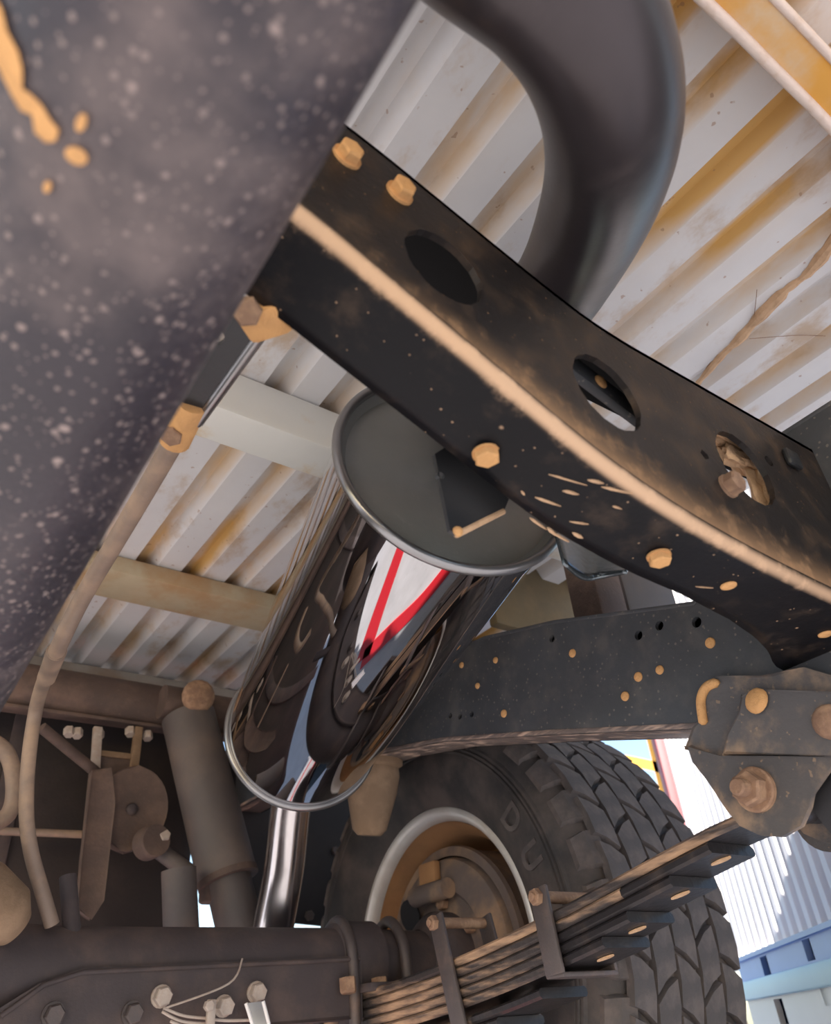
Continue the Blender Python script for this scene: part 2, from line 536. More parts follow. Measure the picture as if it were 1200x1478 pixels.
# ------------------------------------------------------------------ chassis rail
RX = .65
top = [at(x, y, X=RX) for x, y in ((540, 985), (700, 918), (800, 895), (1000, 868))]
bot = [at(x, y, X=RX) for x, y in ((1000, 1052), (800, 1060), (640, 1070), (560, 1085))]
yz = lambda p: (p.y, p.z)
outline = [(1.80, .56), (1.25, .545), (1.02, .505)] + [yz(p) for p in top] + [(.30, .38), (.24, .465), (-.9, .465)] + [(-.9, .20), (.25, .195), (.36, .212)] + [yz(p) for p in bot] + [(1.10, .385), (1.30, .41), (1.80, .42)]
rail = thing('chassis_rail', 'greyed black chassis rail with punched holes behind the muffler', 'chassis rail', V(RX + .03, .6, .2))
rh = []
for x, y, r in ((922, 917, .0052), (952, 903, .0052), (1006, 898, .0056), (797, 922, .0046), (650, 1033, .0042), (664, 1034, .0042), (681, 1031, .0042)):
    p = at(x, y, X=RX); rh.append(circ(p.y, p.z, r, 14))
build('web', plate(outline, rh, .005, YZ(RX)), M['rail'], rail, smooth=25)
build('outer_web', plate(outline, [], .004, YZ(RX + .057)), M['blackedge'], rail, smooth=25)
def rail_edge(pts, zoff, name, mat):
    vs_, fs = [], []
    n = len(pts)
    for y, z in pts:
        vs_ += [V(RX - .001, y, z), V(RX - .001, y, z + zoff), V(RX + .062, y, z + zoff), V(RX + .062, y, z)]
    for i in range(n - 1):
        for k in range(4):
            fs.append((4 * i + k, 4 * i + (k + 1) % 4, 4 * i + 4 + (k + 1) % 4, 4 * i + 4 + k))
    fs += [(0, 1, 2, 3), (4 * n - 4, 4 * n - 3, 4 * n - 2, 4 * n - 1)]
    return build(name, (vs_, fs), mat, rail, smooth=25, bevel=.0016)
i_b = outline.index((-.9, .20))
rail_edge(outline[i_b:], .006, 'bottom_flange', M['rail_lip'])
rail_edge(outline[:i_b], -.005, 'top_flange', M['rail'])
for x, y, r in ((1026, 928, .0055), (953, 967, .0048), (922, 977, .0052), (903, 1005, .0052), (827, 943, .0050), (728, 1030, .0050), (716, 953, .0042), (667, 960, .0042), (690, 990, .004)):
    rivet(rail, at(x, y, X=RX), (-1, 0, 0), r, .0025, M['tan'])

# ------------------------------------------------------------------ front crossmember with lightening holes
YC = .22
RIDGE = [(-.10, .392), (.05, .388), (.116, .371), (.168, .348), (.248, .314), (.294, .293), (.337, .277), (.40, .263), (.47, .255), (.555, .250), (.66, .248)]
TOPZ = [(-.10, .512), (.05, .508), (.153, .491), (.274, .452), (.33, .434), (.372, .427), (.472, .428), (.683, .430)]
def interp(tab, x):
    if x <= tab[0][0]: return tab[0][1]
    for (a, b), (c, d) in zip(tab, tab[1:]):
        if x <= c: return b + (d - b) * (x - a) / (c - a)
    return tab[-1][1]
def zr(x):      # smoothed ridge
    return sum(interp(RIDGE, x + k * .008) for k in range(-3, 4)) / 7
def zt(x):
    return sum(interp(TOPZ, x + k * .01) for k in range(-3, 4)) / 7
REAR = [(-.1, .285), (.33, .285), (.40, .283), (.46, .280), (.52, .284), (.565, .292), (.60, .303), (.63, .318), (.66, .323)]
def yr(x): return interp(REAR, x)
cm = thing('crossmember', 'black dusty chassis crossmember with three round holes and a tan dusty bend with a painted highlight', 'crossmember', V(.3, .25, .25))
XS = [-.10 + i * .76 / 60 for i in range(61)]
RB = .009
outl = [(x, zr(x) + RB) for x in XS] + [(x, zt(x)) for x in reversed(XS)]
holes = [circ(.2135, .395, .0305, 32), circ(.348, .3545, .0325, 32), circ(.503, .350, .0345, 32),
         circ(.447, .340, .0048, 14), circ(.549, .375, .0055, 14)]
# the web carries a soft dust stain above the bend
def web_material():
    m = dusty('black chassis paint with brown dust on the web', (.015, .0125, .0125), .42, spec=.35, dust=(.36, .21, .11), amt=.22, scale=24, lo=.45, hi=.85,
              spots=((50, .14, .7), (140, .20, .5)), attr='dust', bump=.15)
    return m
M['web'] = web_material()
def web_mesh():
    """grid web with the round holes cut: dense enough to carry the dust stain"""
    pts = [Vector((x, z)) for x, z in outl]
    for h in holes: pts += [Vector(p) for p in h]
    edges = []
    b = 0
    for l in [outl] + holes:
        n = len(l)
        edges += [(b + i, b + (i + 1) % n) for i in range(n)]
        b += n
    def inside_hole(x, z, e=.003):
        return any((x - cx) ** 2 + (z - cz) ** 2 < (r + e) ** 2 for cx, cz, r in ((.2135, .395, .0305), (.348, .3545, .0325), (.503, .350, .0345), (.447, .34, .0048), (.549, .375, .0055)))
    for i in range(2, 60):
        x = XS[i]
        lo_, hi_ = zr(x) + RB, zt(x)
        for f in (.06, .13, .2, .28, .37, .47, .58, .70, .82, .92):
            z = lo_ + (hi_ - lo_) * f
            if not inside_hole(x, z): pts.append(Vector((x, z)))
    from mathutils.geometry import delaunay_2d_cdt
    v2, e2, f2, *_ = delaunay_2d_cdt(pts, edges, [], 2, 1e-6)
    keep = []
    for f in f2:
        c = sum((v2[i] for i in f), Vector((0, 0))) / len(f)
        if inside_hole(c.x, c.y, -.0008): continue
        if c.y < zr(c.x) + RB - .002 or c.y > zt(c.x) + .002: continue
        keep.append(tuple(f))
    vs_ = [V(p.x, YC, p.y) for p in v2]
    val = []
    for p in v2:
        h_ = (p.y - zr(p.x) - RB)
        s = max(0, 1 - h_ / .075)
        side = .45 + .55 * min(1, max(0, (p.x - .15) / .12))
        val.append(.62 * s * s * side + .12)
    return (vs_, keep), val
vf, val = web_mesh()
web = build('web', vf, M['web'], cm, smooth=0, attr=('dust', val))
md = web.modifiers.new('thick', 'SOLIDIFY'); md.thickness = .005; md.offset = -1
# make the sheet grow away from the camera
if sum(p.normal.y for p in web.data.polygons) > 0: web.data.flip_normals()
# bend and bottom flange; the bend's tan mixes dust with a painted highlight
def flange():
    vs_, fs, val = [], [], []
    NA = 8
    rows = NA + 1 + 6
    for x in XS:
        z = zr(x)
        for k in range(NA + 1):
            t = k / NA * PI / 2
            vs_.append(V(x, YC + RB - RB * math.cos(t), z + RB - RB * math.sin(t)))
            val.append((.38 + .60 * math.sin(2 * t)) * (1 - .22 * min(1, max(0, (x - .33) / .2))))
        for k in range(1, 7):
            f = k / 6
            y = YC + RB + (yr(x) - YC - RB) * f
            vs_.append(V(x, y, z))
            val.append(max(0, .30 - 1.6 * f))
    n = len(XS)
    for i in range(n - 1):
        for k in range(rows - 1):
            fs.append((i * rows + k, i * rows + k + 1, (i + 1) * rows + k + 1, (i + 1) * rows + k))
    return (vs_, fs), val
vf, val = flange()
fl = build('bottom_flange', vf, M['frame'], cm, smooth=60, attr=('dust', val))  # the attribute carries dust and the painted highlight of the bend
if sum(p.normal.z for p in fl.data.polygons) > 0: fl.data.flip_normals()
md = fl.modifiers.new('thick', 'SOLIDIFY'); md.thickness = .0035; md.offset = -1
# top flange and an added black strip imitating dark exposure ghosting
vs_, fs = [], []
for x in XS:
    z = zt(x)
    vs_ += [V(x, YC, z), V(x, YC, z - .004), V(x, YC + .058, z - .004), V(x, YC + .058, z)]
for i in range(len(XS) - 1):
    for k in range(4): fs.append((4 * i + k, 4 * i + (k + 1) % 4, 4 * i + 4 + (k + 1) % 4, 4 * i + 4 + k))
build('top_flange', (vs_, fs), M['blackedge'], cm, smooth=30)
vs_, fs = [], []
for x in XS:
    z = zt(x)
    vs_ += [V(x, YC + .004, z - .001), V(x, YC + .004, z + .0052), V(x, YC + .007, z + .0052), V(x, YC + .007, z - .001)]
for i in range(len(XS) - 1):
    for k in range(4): fs.append((4 * i + k, 4 * i + (k + 1) % 4, 4 * i + 4 + (k + 1) % 4, 4 * i + 4 + k))
lp = build('ghost_edge', (vs_, fs), M['blackedge'], cm, smooth=30)
lp['label'] = 'thin black strip added along the top edge to imitate exposure ghosting'
def onB(px, py):
    z = .28
    for _ in range(12):
        p = at(px, py, Z=z); z = zr(p.x)
    return at(px, py, Z=z)
for x, y in ((500, 228), (576, 280)):
    bolt(cm, at(x, y, Y=YC), (0, -1, 0), .0085, .009, M['tan'], washer=.0098, label='hex bolt caked in orange dust')
bolt(cm, at(1050, 703, Y=YC), (0, -1, 0), .0085, .011, M['rust'], washer=.0095, name='nut', spin=.1)
for x, y, r in ((702, 653, .0085), (951, 801, .0078)):
    bolt(cm, onB(x, y), (0, 0, -1), r, .007, M['tan'], washer=r * 1.08, label='tan dusty hex bolt in the bottom flange')
for x, y in ((1052, 845), (1192, 915)):
    rivet(cm, onB(x, y), (0, 0, -1), .006, .0015, M['tan'])
# chips and scratches through the paint
def scuff(a, b, w_):
    p, q_ = onB(*a), onB(*b)
    d_ = q_ - p
    n = V(-d_.y, d_.x, 0).normalized() * w_
    pts = [p, p + d_ * .3 + n * random.uniform(.5, 1), p + d_ * .7 + n * random.uniform(.4, .9), q_, p + d_ * .65 - n * random.uniform(.3, .9), p + d_ * .25 - n * random.uniform(.4, 1)]
    vs_ = [v - V(0, 0, .0008) for v in pts] + [v + V(0, 0, .001) for v in pts]
    build('paint_chip', (vs_, [tuple(range(6))] + [(i, (i + 1) % 6, 6 + (i + 1) % 6, 6 + i) for i in range(6)]), M['mud'], cm, smooth=0)
for a, b, w_ in (((792, 684), (848, 700), .0008), ((772, 717), (810, 730), .0012), ((812, 708), (836, 713), .0015), ((868, 702), (914, 712), .0012), ((848, 692), (872, 697), .0015),
                 ((822, 752), (850, 756), .001), ((884, 730), (898, 734), .001), ((752, 708), (758, 714), .001), ((1004, 846), (1030, 848), .0006),
                 ((790, 762), (806, 774), .0012), ((826, 768), (842, 776), .002), ((800, 770), (822, 782), .001), ((765, 748), (790, 764), .001)):
    scuff(a, b, w_)
# weld tab beside the right hole
p = at(1140, 665, Y=YC)
build('weld_tab', box(p + V(0, -.003, 0), (.020, .006, .018)), M['bracket'], cm, bevel=.003)
# mud packed inside the channel behind the right hole
def clump(name, base, size, mat, parent, seed):
    rnd = random.Random(seed)
    bm = bmesh.new()
    bmesh.ops.create_icosphere(bm, subdivisions=3, radius=1)
    for v in bm.verts:
        k = 1 + .22 * math.sin(5 * v.co.x + seed) * math.cos(6 * v.co.y) + rnd.uniform(-.13, .13)
        v.co = Vector((v.co.x * size[0] * k, v.co.y * size[1] * k, max(v.co.z, -.55) * size[2] * k))
    vv = [v.co + Vector(base) for v in bm.verts]
    ff = [tuple(v.index for v in f.verts) for f in bm.faces]
    bm.free()
    return build(name, (vv, ff), mat, parent, smooth=25)
clump('mud_clump', (.522, YC + .018, .402), (.028, .007, .011), M['mud'], cm, 3)
clump('mud_clump', (.560, YC + .018, .350), (.018, .008, .045), M['mud'], cm, 5)
clump('mud_clump', (.545, YC + .019, .385), (.030, .007, .014), M['mud'], cm, 8)
# inner bar seen through the middle hole
build('inner_rib', box((.388, YC + .025, .392), (.12, .008, .020), (V(.96, 0, -.28), V(0, 1, 0), V(.28, 0, .96))), M['rail'], cm, bevel=.002)
rivet(cm, V(.375, YC + .0205, .395), (0, -1, 0), .006, .002, M['tan'])

# bracket tabs hanging under the crossmember towards the muffler
tb = thing('muffler_bracket', 'black folded bracket tab in front of the muffler end cap', 'bracket', V(.30, .33, .28))
yb = .305
q = [at(x, y, Y=yb) for x, y in ((628, 655), (652, 640), (735, 720), (728, 737), (660, 771), (650, 765))]
ol = [(p.x, p.z) for p in q]
build('tab_plate', plate(ol, [circ(at(637, 686, Y=yb).x, at(637, 686, Y=yb).z, .003, 12)], .003, XZ(yb)), M['bracket'], tb, smooth=0)
build('tab_fold', tube([q[4] + V(0, .001, 0), q[3] + V(0, .001, 0)], .0022, 8), M['mud'], tb)
rivet(tb, at(660, 768, Y=yb - .001), (0, -1, 0), .0035, .003, M['tan'])

# ------------------------------------------------------------------ muffler
MA = V(.3706, .4079, .4260); MB_ = V(.5293, .9881, .3922)
MR = .109
ma = (MB_ - MA).normalized()
ML = (MB_ - MA).length
mf = thing('muffler', 'mirror polished round muffler hanging behind the crossmember', 'muffler', V(.45, .7, .28))
build('shell', lathe(MA, ma, [(.004, MR), (ML - .004, MR)], 128), M['chrome'], mf, smooth=60)
def seam(s, sg):
    pr = []
    for k in range(13):
        t = 2 * PI * k / 12
        pr.append((s + .0055 * math.cos(t), MR + .0015 + .0045 * math.sin(t)))
    return lathe(MA, ma, pr, 96)
build('end_ring', seam(.0, 1), M['ring'], mf, smooth=60)
build('end_ring', seam(ML, 1), M['ring'], mf, smooth=60)
cp = build('end_cap', lathe(MA, ma, [(.002, MR), (.006, MR - .004), (.010, MR - .009), (.008, MR - .02), (.005, .06), (.004, .0)], 96), M['cap'], mf, smooth=30)
cp['label'] = 'grey satin end cap'
build('end_cap', lathe(MA, ma, [(ML - .002, MR), (ML - .008, MR - .01), (ML - .004, .045), (ML + .02, .036), (ML + .02, 0)], 96), M['cap'], mf, smooth=30)

# exhaust pipe over the crossmember
def dist(px, py, D):
    r = CX * (px - 600) + CY * (py - 739) + CZ * FPX
    return r.normalized() * D
ep = [dist(470, -330, .66), dist(560, -200, .58), dist(690, -105, .525), dist(795, -25, .52), dist(862, 75, .535), dist(884, 190, .575), dist(862, 300, .655), dist(812, 405, .765), V(.408, .338, .545), at(715, 628, Y=.375), at(708, 640, Y=.405)]
pe = build('exhaust_pipe', tube(smooth_path(ep, 10), .0445, 40), M['pipe'], smooth=60)
tag(pe, 'thick dark steel exhaust pipe bending over the crossmember', 'exhaust pipe')

tp = [MB_ + ma * .004, MB_ + ma * .03 + V(.004, 0, -.012), V(.560, 1.08, .315), V(.578, 1.135, .235), V(.580, 1.168, .165), V(.582, 1.20, .10), V(.588, 1.27, .06)]
tpo = build('tail_pipe', tube(smooth_path(tp, 10), .0305, 32), M['brushed'], smooth=60)
tag(tpo, 'bright steel tail pipe dropping behind the axle from the muffler', 'exhaust pipe')

# shiny bracket and things between the muffler and the rail
sb = thing('hanger_strap', 'glossy dark curved strap under the crossmember beside the muffler rim', 'bracket', at(850, 830, Y=.36))
vs_, fs = [], []
NU, NV = 14, 6
for i in range(NU + 1):
    u = i / NU
    tx, ty_ = 800 + 108 * u, 770 + 45 * u
    bx_, by = 812 + 94 * u, 815 + 26 * math.sin(min(1, u * 2.2) * PI / 2) - 18 * max(0, u - .3)
    for j in range(NV + 1):
        f = j / NV
        vs_.append(at(tx + (bx_ - tx) * f, ty_ + (by - ty_) * f, Y=.335 + .030 * math.cos((u - .35) * 2.6) - .012 * f))
for i in range(NU):
    for j in range(NV):
        a = i * (NV + 1) + j
        fs.append((a, a + NV + 1, a + NV + 2, a + 1))
o = build('strap_plate', (vs_, fs), M['bluebracket'], sb, smooth=80)
md = o.modifiers.new('thick', 'SOLIDIFY'); md.thickness = .003
bolt(sb, at(893, 818, Y=.352), (0, -1, -.3), .004, .003, M['bracket'])
def block_thing(name, label, cat, px, d, mat, plane, ax=None, bevel=.004):
    c = at(*px, **plane)
    o = build(name, box(c, d, ax), mat, bevel=bevel, smooth=30)
    tag(o, label, cat)
    return o
block_thing('body_mount', 'brown dusty body mount block above the chassis rail', 'mount', (862, 858), (.06, .05, .15), M['brown'], dict(Y=.60))
block_thing('grey_plate', 'grey smooth plate between the crossmember and the rail', 'plate', (935, 850), (.10, .005, .09), M['shock'], dict(Y=.50))
block_thing('side_panel', 'olive brown panel between the muffler and the chassis rail', 'panel', (775, 850), (.24, .02, .20), M['olive'], dict(Y=.84))

# ------------------------------------------------------------------ propeller shaft
def shaft_at(y): return V(.02, y, .27 - .0857 * (y - .07))
ps = thing('propeller_shaft', 'thick dark propeller shaft speckled with dried mud close to the lens', 'propeller shaft', V(.02, .2, .2))
a_, b_ = shaft_at(-.75), shaft_at(.80)
build('shaft_tube', lathe(a_, b_ - a_, [(0, .056), ((b_ - a_).length, .056)], 96), M['shaft'], ps, smooth=60)
build('yoke', lathe(b_, b_ - a_, [(-.002, .056), (.02, .050), (.04, .034), (.075, .030), (.078, .0)], 48), M['brown'], ps, smooth=40)
for s in (-1, 1):
    build('yoke_ear', box(b_ + V(s * .034, .085, -.008), (.014, .06, .034)), M['brown'], ps, bevel=.005)
build('joint_cross', tube([b_ + V(-.05, .105, -.010), b_ + V(.05, .105, -.010)], .012, 16), M['rust'], ps)

# dried splashes caked on the shaft
def on_shaft(px, py, lift=.0012):
    r = (CX * (px - 600) + CY * (py - 739) + CZ * FPX).normalized()
    a0 = shaft_at(0); d0 = (shaft_at(1) - a0).normalized()
    dp = r - d0 * r.dot(d0); op = -a0 + d0 * a0.dot(d0)
    A_, B_, C_ = dp.dot(dp), 2 * dp.dot(op), op.dot(op) - (.056 + lift) ** 2
    D_ = max(B_ * B_ - 4 * A_ * C_, 0)
    return r * ((-B_ - math.sqrt(D_)) / (2 * A_))
def splash(poly, label):
    tri = tessellate_polygon([[Vector((x, y, 0)) for x, y in poly]])
    n = len(poly)
    vs_ = [on_shaft(x, y) for x, y in poly] + [on_shaft(x, y, -.0008) for x, y in poly]
    fs = [tuple(t) for t in tri] + [(i, (i + 1) % n, n + (i + 1) % n, n + i) for i in range(n)]
    build('mud_splash', (vs_, fs), M['tan'], ps, smooth=60)['label'] = label
splash([(-12, -10), (2, 12), (10, 45), (26, 75), (32, 100), (32, 128), (44, 136), (60, 152), (72, 172), (85, 188), (80, 204), (66, 206), (50, 192), (46, 166), (30, 160), (18, 140), (8, 120), (-12, 80)], 'orange dried mud splash')
splash(circ(117, 177, 8, 14, ry=14, rot=.3), 'small orange mud splash')
splash(circ(68, 270, 6, 12, ry=9, rot=.2), 'small orange mud splash')
splash(circ(110, 225, 18, 14, ry=12, rot=.5), 'small orange mud splash')

# longitudinal bar beside the shaft, with its tan bracket and the hose
lb = thing('line_guard_bar', 'black channel bar with holes running back from the crossmember beside the shaft', 'bar', at(330, 540, Z=.40))
zb = .395
p0 = at(392, 462, Z=zb); p1 = at(284, 612, Z=zb)
d = (p1 - p0).normalized(); n_ = V(-d.y, d.x, 0)
if n_.x > 0: n_ = -n_
L = (p1 - p0).length
bar_ol = [(0, 0), (L, 0), (L, .05), (0, .05)]
to3 = lambda u, v, t: p0 + d * u + n_ * v + V(0, 0, t)
build('channel_face', plate(bar_ol, [circ(L * .28, .026, .008, 18), circ(L * .75, .03, .006, 18)], .003, to3), M['bracket'], lb, smooth=0)
build('bar_edge', tube([p0 + V(0, 0, .001), p1 + V(0, 0, .001)], .0042, 12), M['ring'], lb)
build('channel_side', box((p0 + p1) / 2 + V(.003, 0, .014), (L, .003, .028), (d, n_, V(0, 0, 1))), M['brown'], lb, smooth=0)
clump('mud_clump', p0 + d * L * .5 + n_ * .03 - V(0, 0, .002), (.006, .008, .003), M['mud'], lb, 11)
clump('mud_clump', p0 + d * L * .82 + n_ * .034 - V(0, 0, .002), (.008, .010, .003), M['mud'], lb, 14)
tbk = thing('bar_bracket', 'tan dusty bracket joining the bar to the crossmember', 'bracket', at(385, 460, Z=.37))
cb = at(383, 458, Z=.372)
build('bracket_body', box(cb, (.024, .030, .018), (V(.8, .6, 0), V(-.6, .8, 0), V(0, 0, 1))), M['tan'], tbk, bevel=.005)
bolt(tbk, at(357, 448, Z=.362), (-.2, -.5, -.8), .009, .010, M['rust'])
hp = [at(268, 600, Z=.40), at(252, 635, Z=.40), at(215, 700, Z=.395), at(165, 785, Z=.385), at(118, 865, Z=.370), at(82, 940, Z=.35), at(55, 1010, Y=.98), at(42, 1090, Y=1.0), at(38, 1170, Y=1.01), at(45, 1230, Y=1.02), at(62, 1290, Y=1.04), at(75, 1335, Y=1.05)]
bh = thing('brake_hose', 'brown brake hose curving down beside the propeller shaft', 'hose', at(75, 1335, Y=1.05))
build('hose_tube', tube(smooth_path(hp, 8), .0082, 16), M['hose'], bh, smooth=60)
build('hose_ferrule', tube([hp[0] + (hp[0] - hp[1]) * .6, hp[0], hp[1]], .0125, 16), M['tan'], bh)
build('hose_sleeve', tube(smooth_path([hp[5], (hp[5] + hp[6]) / 2], 3), .0098, 16), M['hose'], bh)
bolt(bh, at(250, 625, Z=.392), (-.2, -.3, -.9), .008, .008, M['rust'], name='nut')

# ------------------------------------------------------------------ rear axle
AY, AZ, AR = 1.085, .102, .047
ax = thing('rear_axle', 'dark dusty rear axle tube with its housing at the bottom of the picture', 'axle', V(.3, AY, .0))
build('axle_tube', lathe((-.15, AY, AZ), (1, 0, 0), [(0, .075), (.25, .068), (.36, .050), (.42, AR), (.775, AR), (.78, .053), (.80, .056), (.84, .056), (.845, .046), (.90, .044), (.99, .044)], 48), M['axle'], ax, smooth=40)
build('differential', lathe((.0, AY - .16, AZ + .01), (0, 1, 0), [(-.10, .0), (-.10, .040), (-.03, .05), (.02, .07), (.05, .105), (.11, .125), (.18, .128), (.24, .11), (.29, .08), (.31, .0)], 48), M['axle'], ax, smooth=40)
# lower ledge in front of the tube
lz = .101
led = [(.642, lz + .003), (.277, lz - .005), (.235, lz - .018), (.19, lz - .045), (.15, lz - .075), (.13, .036), (.642, .036)]
build('housing_front', plate([(x, z) for x, z in led], [], .055, XZ(1.030)), M['axle'], ax, bevel=.004, smooth=30)
build('housing_ledge', tube([V(.20, 1.029, lz - .043), V(.238, 1.029, lz - .016), V(.277, 1.029, lz - .005), V(.642, 1.029, lz + .003)], .0028, 10), M['axle'], ax)
for x, y in ((76, 1464), (190, 1462), (232, 1438), (322, 1452), (369, 1432)):
    bolt(ax, at(x, y, Y=1.030), (0, -1, -.1), .0105, .014, M['pale'] if x > 200 else M['strap'], washer=.012, label='small hex bolt in the axle housing')
# axle u-bolts and the spring pad nuts
sx = .68
for yy in (AY - .062, AY + .062):
    pts = [V(sx - .045, yy, -.03), V(sx - .045, yy, AZ)]
pu = [V(.632, 1.028, -.05), V(.632, 1.030, .09), V(.634, 1.045, .135), V(.640, 1.085, .158), V(.640, 1.125, .135), V(.640, 1.14, .09), V(.640, 1.14, -.02)]
build('u_bolt', tube(smooth_path(pu, 6), .0078, 14), M['strap'], ax, smooth=60)
pu2 = [p + V(.088, 0, 0) for p in pu]
build('u_bolt', tube(smooth_path(pu2, 6), .0078, 14), M['strap'], ax, smooth=60)
for x, y in ((502, 1424), (548, 1424)):
    bolt(ax, at(x, y, Y=1.02) - V(0, 0, -.01), (0, -.1, -1), .0115, .018, M['rust'], name='nut')
# wires and silver clip under the housing
wr = thing('wiring_strands', 'pale wire strands hanging under the axle housing', 'wires', at(290, 1478, Y=1.0))
for k, (a, b, c) in enumerate((((350, 1384), (330, 1420), (236, 1456)), ((236, 1455), (265, 1466), (300, 1470)), ((234, 1460), (262, 1474), (302, 1478)), ((246, 1474), (270, 1483), (300, 1488)), ((300, 1471), (330, 1473), (372, 1472)))):
    pp = [at(*a, Y=1.012 if k else 1.026), at(*b, Y=1.012), at(*c, Y=1.012)]
    build('wire', tube(smooth_path(pp, 6), .0016 if k else .0012, 8), M['pale'], wr)
sc_ = thing('pipe_clip', 'silver pipe clip under the axle housing', 'clip', at(370, 1478, Y=1.0))
pc = [(355, 1448), (380, 1445), (394, 1500), (372, 1503)]
q = [at(x, y, Y=1.01) for x, y in pc]
build('clip_plate', plate([(p.x, p.z) for p in q], [], .004, XZ(1.01)), M['brushed'], sc_, smooth=0)
for a, b in ((0, 3), (1, 2)):
    build('clip_edge', tube([q[a], q[b]], .0022, 8), M['white'], sc_)
st2 = thing('clip_post', 'short pale post beside the wire strands', 'post', at(305, 1478, Y=1.0))
build('post_body', box(at(304, 1468, Y=1.008), (.010, .006, .035)), M['pale'], st2, bevel=.001)
bolt(st2, at(300, 1452, Y=1.008), (0, -1, 0), .006, .008, M['pale'])

# ------------------------------------------------------------------ leaf spring
ls = thing('leaf_spring', 'stack of dusty steel spring leaves under the axle clamped by straps', 'leaf spring', V(.68, 1.0, .0))
TT = .0105
TOP = [(.40, .150), (.5, .1325), (.6, .1145), (.7, .0985), (.8, .0850), (.9, .0750), (1.0, .0680), (1.085, .0640), (1.2, .066), (1.35, .078), (1.5, .098), (1.7, .135)]
def leaf_z(y):
    return sum(interp(TOP, y + k * .02) for k in range(-3, 4)) / 7
XA, XB = .645, .715
def leaf_mesh(k, y0, y1, eye=False, dz=0):
    n = 34
    rows = []
    for i in range(n + 1):
        y = y0 + (y1 - y0) * i / n
        rows.append((y, leaf_z(y) - k * TT - dz))
    if eye:
        cy, cz, er = .378, .159, .0225
        arc = []
        for j in range(13):
            t = math.radians(-80 + j * 24)
            arc.append((cy + er * math.cos(t) * 1.0, cz - er * math.sin(t) * -1.0))
        rows = [(cy + (er) * math.cos(math.radians(a)), cz + er * math.sin(math.radians(a))) for a in range(300, -50, -20)] + rows
    vs_, fs = [], []
    m = len(rows)
    for i, (y, z) in enumerate(rows):
        a = rows[max(i - 1, 0)]; b = rows[min(i + 1, m - 1)]
        tx, tz = b[0] - a[0], b[1] - a[1]
        l = math.hypot(tx, tz) or 1
        nx, nz = tz / l, -tx / l          # downwards
        e = .0028
        for xx, f in ((XA + e, 0), (XB - e, 0), (XB, .26), (XB, .74), (XB - e, 1), (XA + e, 1), (XA, .74), (XA, .26)):
            vs_.append(V(xx, y + nx * f * (TT - .0006), z + nz * f * (TT - .0006)))
    for i in range(m - 1):
        for j in range(8):
            fs.append((i * 8 + j, i * 8 + (j + 1) % 8, (i + 1) * 8 + (j + 1) % 8, (i + 1) * 8 + j))
    fs += [tuple(range(8)), tuple((m - 1) * 8 + j for j in range(8))]
    return vs_, fs
ENDS = [(.398, 1.72), (.443, 1.70), (.493, 1.66), (.552, 1.60), (.589, 1.55)]
def leaf(k, a, b, eye=False, dz=0):
    o = build('leaf', leaf_mesh(k, a, b, eye, dz), M['leaf'], ls, smooth=30)
    o.data.materials.append(M['leafdark'])
    oy = wloc(o).y
    for p in o.data.polygons:
        side = abs(p.normal.x) > .6
        worn = k == 0 or (k == 1 and p.center.y + oy > .56) or p.center.y + oy > .665
        p.material_index = 0 if side and worn and (k < 5 or p.center.y + oy > .80) else 1
for k, (a, b) in enumerate(ENDS):
    leaf(k, a, b, k == 0)
leaf(5, .687, 1.48, dz=.008)
leaf(6, .760, 1.42, dz=.008)
leaf(7, .830, 1.36, dz=.008)
# anti-squeak pads at the leaf ends
for x, y, k, dz in ((1040, 1238, 1, 0), (982, 1290, 2, 0), (921, 1345, 3, 0), (875, 1386, 4, 0)):
    p = at(x, y, X=.676)
    p.z = leaf_z(p.y) - (k + 1) * TT - dz
    sl_ = (leaf_z(p.y + .02) - leaf_z(p.y)) / .02
    vf = plate(circ(0, 0, .0048, 16, ry=.0105, rot=.15), [], .0012, lambda u, v, t, p=p, s=sl_: p + V(u, v, v * s - t))
    build('pad', vf, M['mud'], ls, smooth=0)
# clamps
def clamp(yc, ztop, nl, tilt, extra=0):
    zb_ = leaf_z(yc) - nl * TT - .001
    c = []
    for s, xx in ((-1, XA - .004), (1, XB + .004)):
        hgt = ztop - zb_ + .004
        build('clamp_strap', box(V(xx, yc + tilt * .5 * hgt, zb_ - .004 + hgt / 2), (.005, .026, hgt), (V(1, 0, 0), V(0, 1, -tilt).normalized(), V(0, tilt, 1).normalized())), M['strap'], ls, bevel=.0018)
    build('clamp_base', box(V((XA + XB) / 2, yc, zb_ - .004), (XB - XA + .012, .026, .005)), M['strap'], ls, bevel=.0018)
    yt = yc + tilt * (ztop - zb_)
    build('clamp_spacer', tube([V(XA - .002, yt, ztop - .010), V(XB + .004, yt, ztop - .010)], .0062, 14), M['rust'], ls)
    bolt(ls, V(XA - .006, yt, ztop - .010), (-1, 0, 0), .0085, .008, M['rust'], stud=.003)
pc = at(783, 1292, X=XA)
clamp(.655, pc.z + .008, 5, (pc.y - .655) / (pc.z - .048) if True else 0)
pc2 = at(632, 1330, X=XA)
clamp(.815, pc2.z + .008, 8, (pc2.y - .815) / (pc2.z + .02))
# spring plate under the axle
build('spring_plate', box((.68, AY, leaf_z(AY) - 8 * TT - .016), (.13, .17, .012)), M['axle'], ls, bevel=.002)
build('spring_pad', box((.68, AY - .015, leaf_z(AY) + .004), (.085, .15, .010)), M['axle'], ls, bevel=.002)

